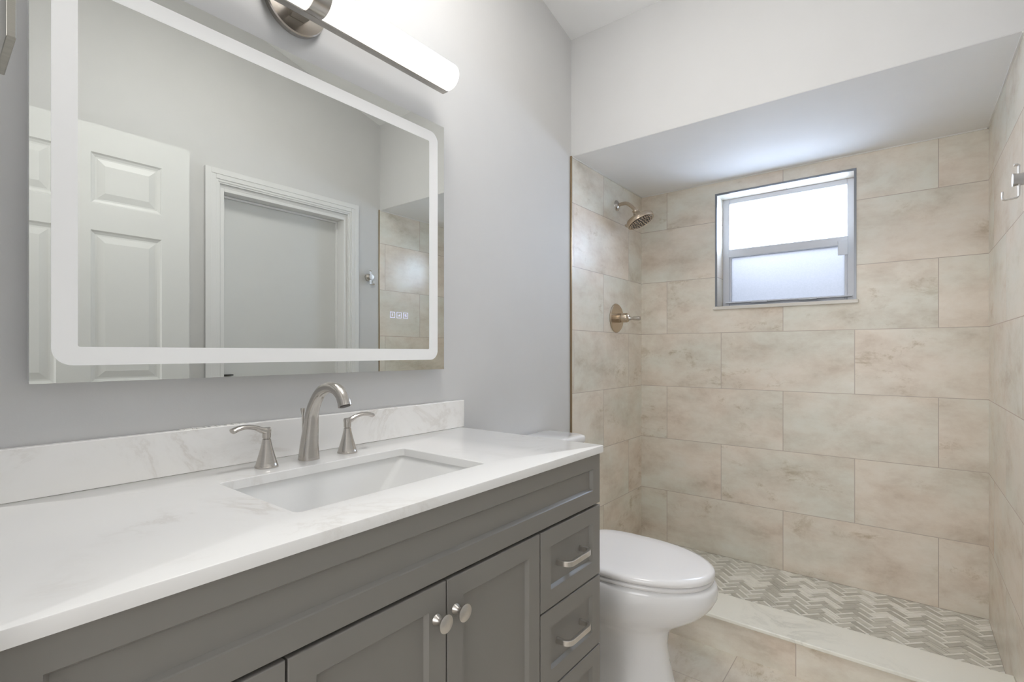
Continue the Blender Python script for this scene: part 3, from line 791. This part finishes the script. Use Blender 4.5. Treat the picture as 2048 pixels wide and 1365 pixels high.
bx(bm, XC - 0.026, XC - 0.0003, LYC - LH - 0.002, LYC + LH + 0.002, LZ - zc_ - 0.001, LZ + zc_ + 0.001)
obj('back_channel', bm, M['nickel'], vl, bevel=0.003)
for sgn in (-1, 1):
    area_lamp('vanity_lamp', (LX + LR + 0.003, LYC + sgn * (LH / 2 + 0.012), LZ), (0, -PI / 2, 0), 0.055, LH - 0.03, VANITY_W / 2, (1.0, 0.985, 0.96))
bm = BM(); lathe(bm, [(LR + 0.0025, -0.022), (LR + 0.0025, 0.022)], (LX, LYC, LZ), (0, 1, 0), 40)
obj('centre_sleeve', bm, M['nickel'], vl, smooth=True, angle=40)

# ------------------------------------------------------------------ bracket at the left edge
br_ = thing('wall_bracket', 'thin brushed nickel metal fixture cut off by the left photo edge, left of the mirror', 'bracket', (0.566, FY, 1.55))
bm = BM()
prof = [(0.531, 1.465), (0.600, 1.477), (0.600, 1.635), (0.531, 1.647)]
loft(bm, [[(x, 0.0787, z) for x, z in prof], [(x, 0.0857, z) for x, z in prof]])
obj('plate', bm, M['nickel_grey'], br_, bevel=0.0008)
bm = BM(); lathe(bm, [(0.024, 0.0005), (0.024, 0.008), (0.014, 0.011), (0.014, 0.0336)], (0.560, FY, 1.56), (0, 1, 0), 28)
obj('post', bm, M['nickel_grey'], br_, smooth=True, angle=40)

# ------------------------------------------------------------------ toilet
TY = 1.672
toi = thing('toilet', 'white two-piece toilet with closed lid between the vanity and the shower', 'toilet', (0.4, TY, 0.0))
def egg(xb, xt, w, z, n=56, pw=1.0, back=0.62):
    """plan outline: blunt back at xb, long rounded front at xt"""
    xm = xb + (xt - xb) * 0.44; out = []
    for k in range(n):
        a = 2 * PI * k / n; c_, s_ = math.cos(a), math.sin(a)
        if c_ >= 0: x = xm + (xt - xm) * abs(c_) ** 1.0; y = w * math.copysign(abs(s_) ** 0.94, s_)
        else: x = xm - (xm - xb) * abs(c_) ** back; y = w * math.copysign(abs(s_) ** (0.60 if back < 0.7 else 0.9), s_)
        out.append((x, TY + y, z))
    return out
bm = BM()
loft(bm, [egg(0.14, 0.672, 0.130, 0.0), egg(0.14, 0.670, 0.128, 0.012), egg(0.14, 0.657, 0.119, 0.04), egg(0.14, 0.637, 0.112, 0.12), egg(0.14, 0.630, 0.113, 0.18), egg(0.14, 0.636, 0.119, 0.222), egg(0.14, 0.658, 0.138, 0.250), egg(0.14, 0.704, 0.162, 0.280), egg(0.14, 0.748, 0.179, 0.312), egg(0.14, 0.778, 0.1895, 0.345), egg(0.14, 0.792, 0.1945, 0.372), egg(0.14, 0.794, 0.195, 0.402), egg(0.14, 0.790, 0.193, 0.414), egg(0.15, 0.778, 0.183, 0.420)])
obj('bowl', bm, M['porcelain'], toi, smooth=True, angle=60)
bm = BM()
loft(bm, [egg(0.27, 0.776, 0.186, 0.4215, back=0.5), egg(0.266, 0.781, 0.190, 0.425, back=0.5), egg(0.266, 0.781, 0.190, 0.432, back=0.5), egg(0.27, 0.777, 0.187, 0.4355, back=0.5)])
obj('seat', bm, M['plastic'], toi, smooth=True, angle=60)
bm = BM()
loft(bm, [egg(0.27, 0.777, 0.187, 0.438, back=0.5), egg(0.265, 0.784, 0.192, 0.4415, back=0.5), egg(0.265, 0.784, 0.192, 0.451, back=0.5), egg(0.268, 0.779, 0.188, 0.4575, back=0.5), egg(0.28, 0.764, 0.176, 0.4615, back=0.5), egg(0.32, 0.70, 0.13, 0.4645, back=0.5), egg(0.40, 0.58, 0.06, 0.4655, back=0.5)])
obj('lid', bm, M['plastic'], toi, smooth=True, angle=60)
for y in (TY - 0.07, TY + 0.07):
    bm = BM(); bx(bm, 0.232, 0.262, y - 0.02, y + 0.02, 0.4205, 0.455); obj('hinge', bm, M['plastic'], toi, bevel=0.005)
bm = BM()
def tank_ring(x0, x1, hw, r_, z, bow=0.02):
    pts = rrect(x0, x1, TY - hw, TY + hw, r_, 8)
    return [(x + (bow * max(0.0, 1 - ((y - TY) / hw) ** 2) if x > (x0 + x1) / 2 else 0), y, z) for x, y in pts]
loft(bm, [tank_ring(0.03, 0.185, 0.170, 0.03, 0.4205), tank_ring(0.02, 0.192, 0.182, 0.03, 0.45), tank_ring(0.014, 0.198, 0.197, 0.03, 0.79), tank_ring(0.014, 0.198, 0.197, 0.03, 0.794)])
obj('tank', bm, M['porcelain'], toi, smooth=True, angle=50)
bm = BM()
loft(bm, [tank_ring(0.012, 0.200, 0.201, 0.03, 0.7945), tank_ring(0.008, 0.206, 0.207, 0.034, 0.800), tank_ring(0.008, 0.206, 0.207, 0.034, 0.820), tank_ring(0.010, 0.203, 0.204, 0.034, 0.825), tank_ring(0.018, 0.192, 0.195, 0.034, 0.828)])
obj('tank_lid', bm, M['porcelain'], toi, smooth=True, angle=50)

# ------------------------------------------------------------------ shower head and valve
SHY = 2.561
sh = thing('showerhead', 'warm nickel round shower head on a curved arm high on the tiled wall', 'shower head', (0.004, SHY, 1.99))
bm = BM(); lathe(bm, [(0.030, 0.0005), (0.029, 0.004), (0.022, 0.010), (0.013, 0.015), (0.0, 0.016)], (0.004, SHY, 1.992), (1, 0, 0), 36)
obj('flange', bm, M['nickel'], sh, smooth=True, angle=40)
bm = BM(); ap = catmull([(0.012, SHY, 1.992), (0.035, SHY, 1.996), (0.062, SHY, 1.995), (0.085, SHY, 1.980), (0.107, SHY, 1.958), (0.115, SHY, 1.947)], 8)
sweep(bm, ap, lambda i: circ(0.0098, 18)); obj('arm', bm, M['nickel_warm'], sh, smooth=True, angle=50)
ax = Vector((0.42, 0.06, -0.90)).normalized(); top_ = Vector((0.113, SHY, 1.951))
bm = BM(); lathe(bm, [(0.010, 0.0), (0.0165, 0.002), (0.0175, 0.010), (0.0145, 0.016), (0.018, 0.020), (0.020, 0.028), (0.030, 0.040), (0.058, 0.046), (0.071, 0.051), (0.0745, 0.057), (0.0755, 0.074), (0.0735, 0.079), (0.068, 0.0795), (0.0, 0.0795)], top_, ax, 48)
obj('head', bm, M['nickel_warm'], sh, smooth=True, angle=35)
bm = BM(); lathe(bm, [(0.0665, 0.0797), (0.0665, 0.0815), (0.0, 0.0817)], top_, ax, 48)
obj('spray_face', bm, M['nickel_dark'], sh, smooth=True, angle=35)
bm = BM(); u_ = ax.cross(Vector((0, 1, 0))).normalized(); v_ = ax.cross(u_)
for rr_, nn in ((0.012, 5), (0.026, 10), (0.040, 16), (0.054, 22), (0.0625, 28)):
    for k in range(nn):
        a = 2 * PI * (k + 0.3 * rr_ * 100) / nn
        lathe(bm, [(0.0034, 0.0816), (0.0028, 0.0842), (0.0, 0.0842)], top_ + u_ * rr_ * math.cos(a) + v_ * rr_ * math.sin(a), ax, 8)
o = obj('nozzles', bm, M['nickel_warm'], sh); o['kind'] = 'stuff'
bm = BM(); lv = top_ + ax * 0.062
sweep(bm, [lv + Vector((-0.068, 0, -0.03)) * 1.0, lv + Vector((-0.078, 0, -0.026)), lv + Vector((-0.084, 0, -0.016))], lambda i: circ(0.005, 12)); obj('spray_lever', bm, M['nickel_warm'], sh, smooth=True)

sv = thing('shower_valve', 'warm nickel round shower valve with lever handle below the shower head', 'shower valve', (0.004, 2.556, 1.365))
bm = BM(); lathe(bm, [(0.081, 0.0005), (0.081, 0.003), (0.076, 0.008), (0.03, 0.011), (0.0, 0.011)], (0.004, 2.556, 1.365), (1, 0, 0), 56)
obj('escutcheon', bm, M['nickel_warm'], sv, smooth=True, angle=40)
bm = BM(); lathe(bm, [(0.026, 0.010), (0.026, 0.034), (0.0235, 0.035), (0.0235, 0.037), (0.026, 0.038), (0.026, 0.062), (0.023, 0.070), (0.015, 0.078), (0.0, 0.080)], (0.004, 2.556, 1.365), (1, 0, 0), 36)
obj('hub', bm, M['nickel_warm'], sv, smooth=True, angle=40)
bm = BM(); lathe(bm, [(0.0130, 0.076), (0.0085, 0.088), (0.0075, 0.098), (0.0105, 0.104), (0.0115, 0.130), (0.0105, 0.139), (0.0, 0.141)], (0.004, 2.556, 1.363), (1, 0.02, -0.03), 24)
obj('lever', bm, M['nickel'], sv, smooth=True, angle=40)

# ------------------------------------------------------------------ robe hook on right wall
HY, HZ = 1.99, 1.662
hk = thing('robe_hook', 'satin nickel robe hook on the right wall beside the tile edge', 'hook', (RX + 0.004, HY, HZ))
bm = BM(); lathe(bm, [(0.024, 0.0005), (0.024, 0.010), (0.017, 0.013), (0.0165, 0.034), (0.018, 0.036), (0.018, 0.041), (0.0, 0.042)], (RX + 0.004, HY, HZ), (-1, 0, 0), 32)
obj('post', bm, M['nickel_soft'], hk, smooth=True, angle=40)
bm = BM()
sec = [(-0.008, -0.0018), (0.008, -0.0018), (0.008, 0.0018), (-0.008, 0.0018)]
P = [(1.512, HY, 1.704), (1.519, HY, 1.704), (1.522, HY, 1.700), (1.522, HY, 1.66), (1.522, HY, 1.616), (1.519, HY, 1.612), (1.514, HY, 1.611), (1.494, HY, 1.609), (1.490, HY, 1.611), (1.4885, HY, 1.615), (1.4885, HY, 1.632)]
sweep(bm, P, lambda i: sec, up=(0, 1, 0)); obj('hook_strap', bm, M['nickel_soft'], hk, bevel=0.0006)

# ------------------------------------------------------------------ added lamps above the room and in the hall, unseen
LP = (0.55, 0.92); lz = ceil_z(LP[1] + 0.26) - 0.03
cl = thing('added_ceiling_light', 'added round white hanging light under the sloped ceiling, out of view, to brighten the room', 'ceiling light', (LP[0], LP[1], lz))  # lamp added out of view to brighten the room
bm = BM(); lathe(bm, [(0.03, 0.0), (0.03, 0.095)], (LP[0], LP[1], lz), (0, 0, 1), 32)
obj('stem', bm, M['trim'], cl, smooth=True, angle=40)
bm = BM(); lathe(bm, [(0.25, -0.001), (0.255, -0.015), (0.22, -0.035), (0.13, -0.048), (0.0, -0.053)], (LP[0], LP[1], lz), (0, 0, 1), 40)
obj('diffuser', bm, M['ceiling_fill'], cl, smooth=True, angle=50)
area_lamp('ceiling_fill_lamp', (LP[0], LP[1], lz - 0.06), (0, 0, 0), 0.46, 0.46, CEILING_FILL_W, (1.0, 0.985, 0.965), 'DISK')
hl = thing('added_ceiling_light', 'added round white flush light on the hall ceiling, unseen, for fill light', 'ceiling light', (1.0, -0.95, 2.55))  # unseen hall lamp, added for light from the doorway
area_lamp('hall_fill_lamp', (0.95, -1.875, 1.28), (PI / 2, 0, 0), 1.28, 1.84, HALL_FILL_W, (0.985, 0.99, 1.0))  # fill light in front of the made-up hall window
bm = BM(); lathe(bm, [(0.19, -0.0005), (0.19, -0.02), (0.15, -0.05), (0.0, -0.065)], (1.0, -0.95, 2.55), (0, 0, 1), 40)
obj('diffuser', bm, M['hall_fill'], hl, smooth=True, angle=50)
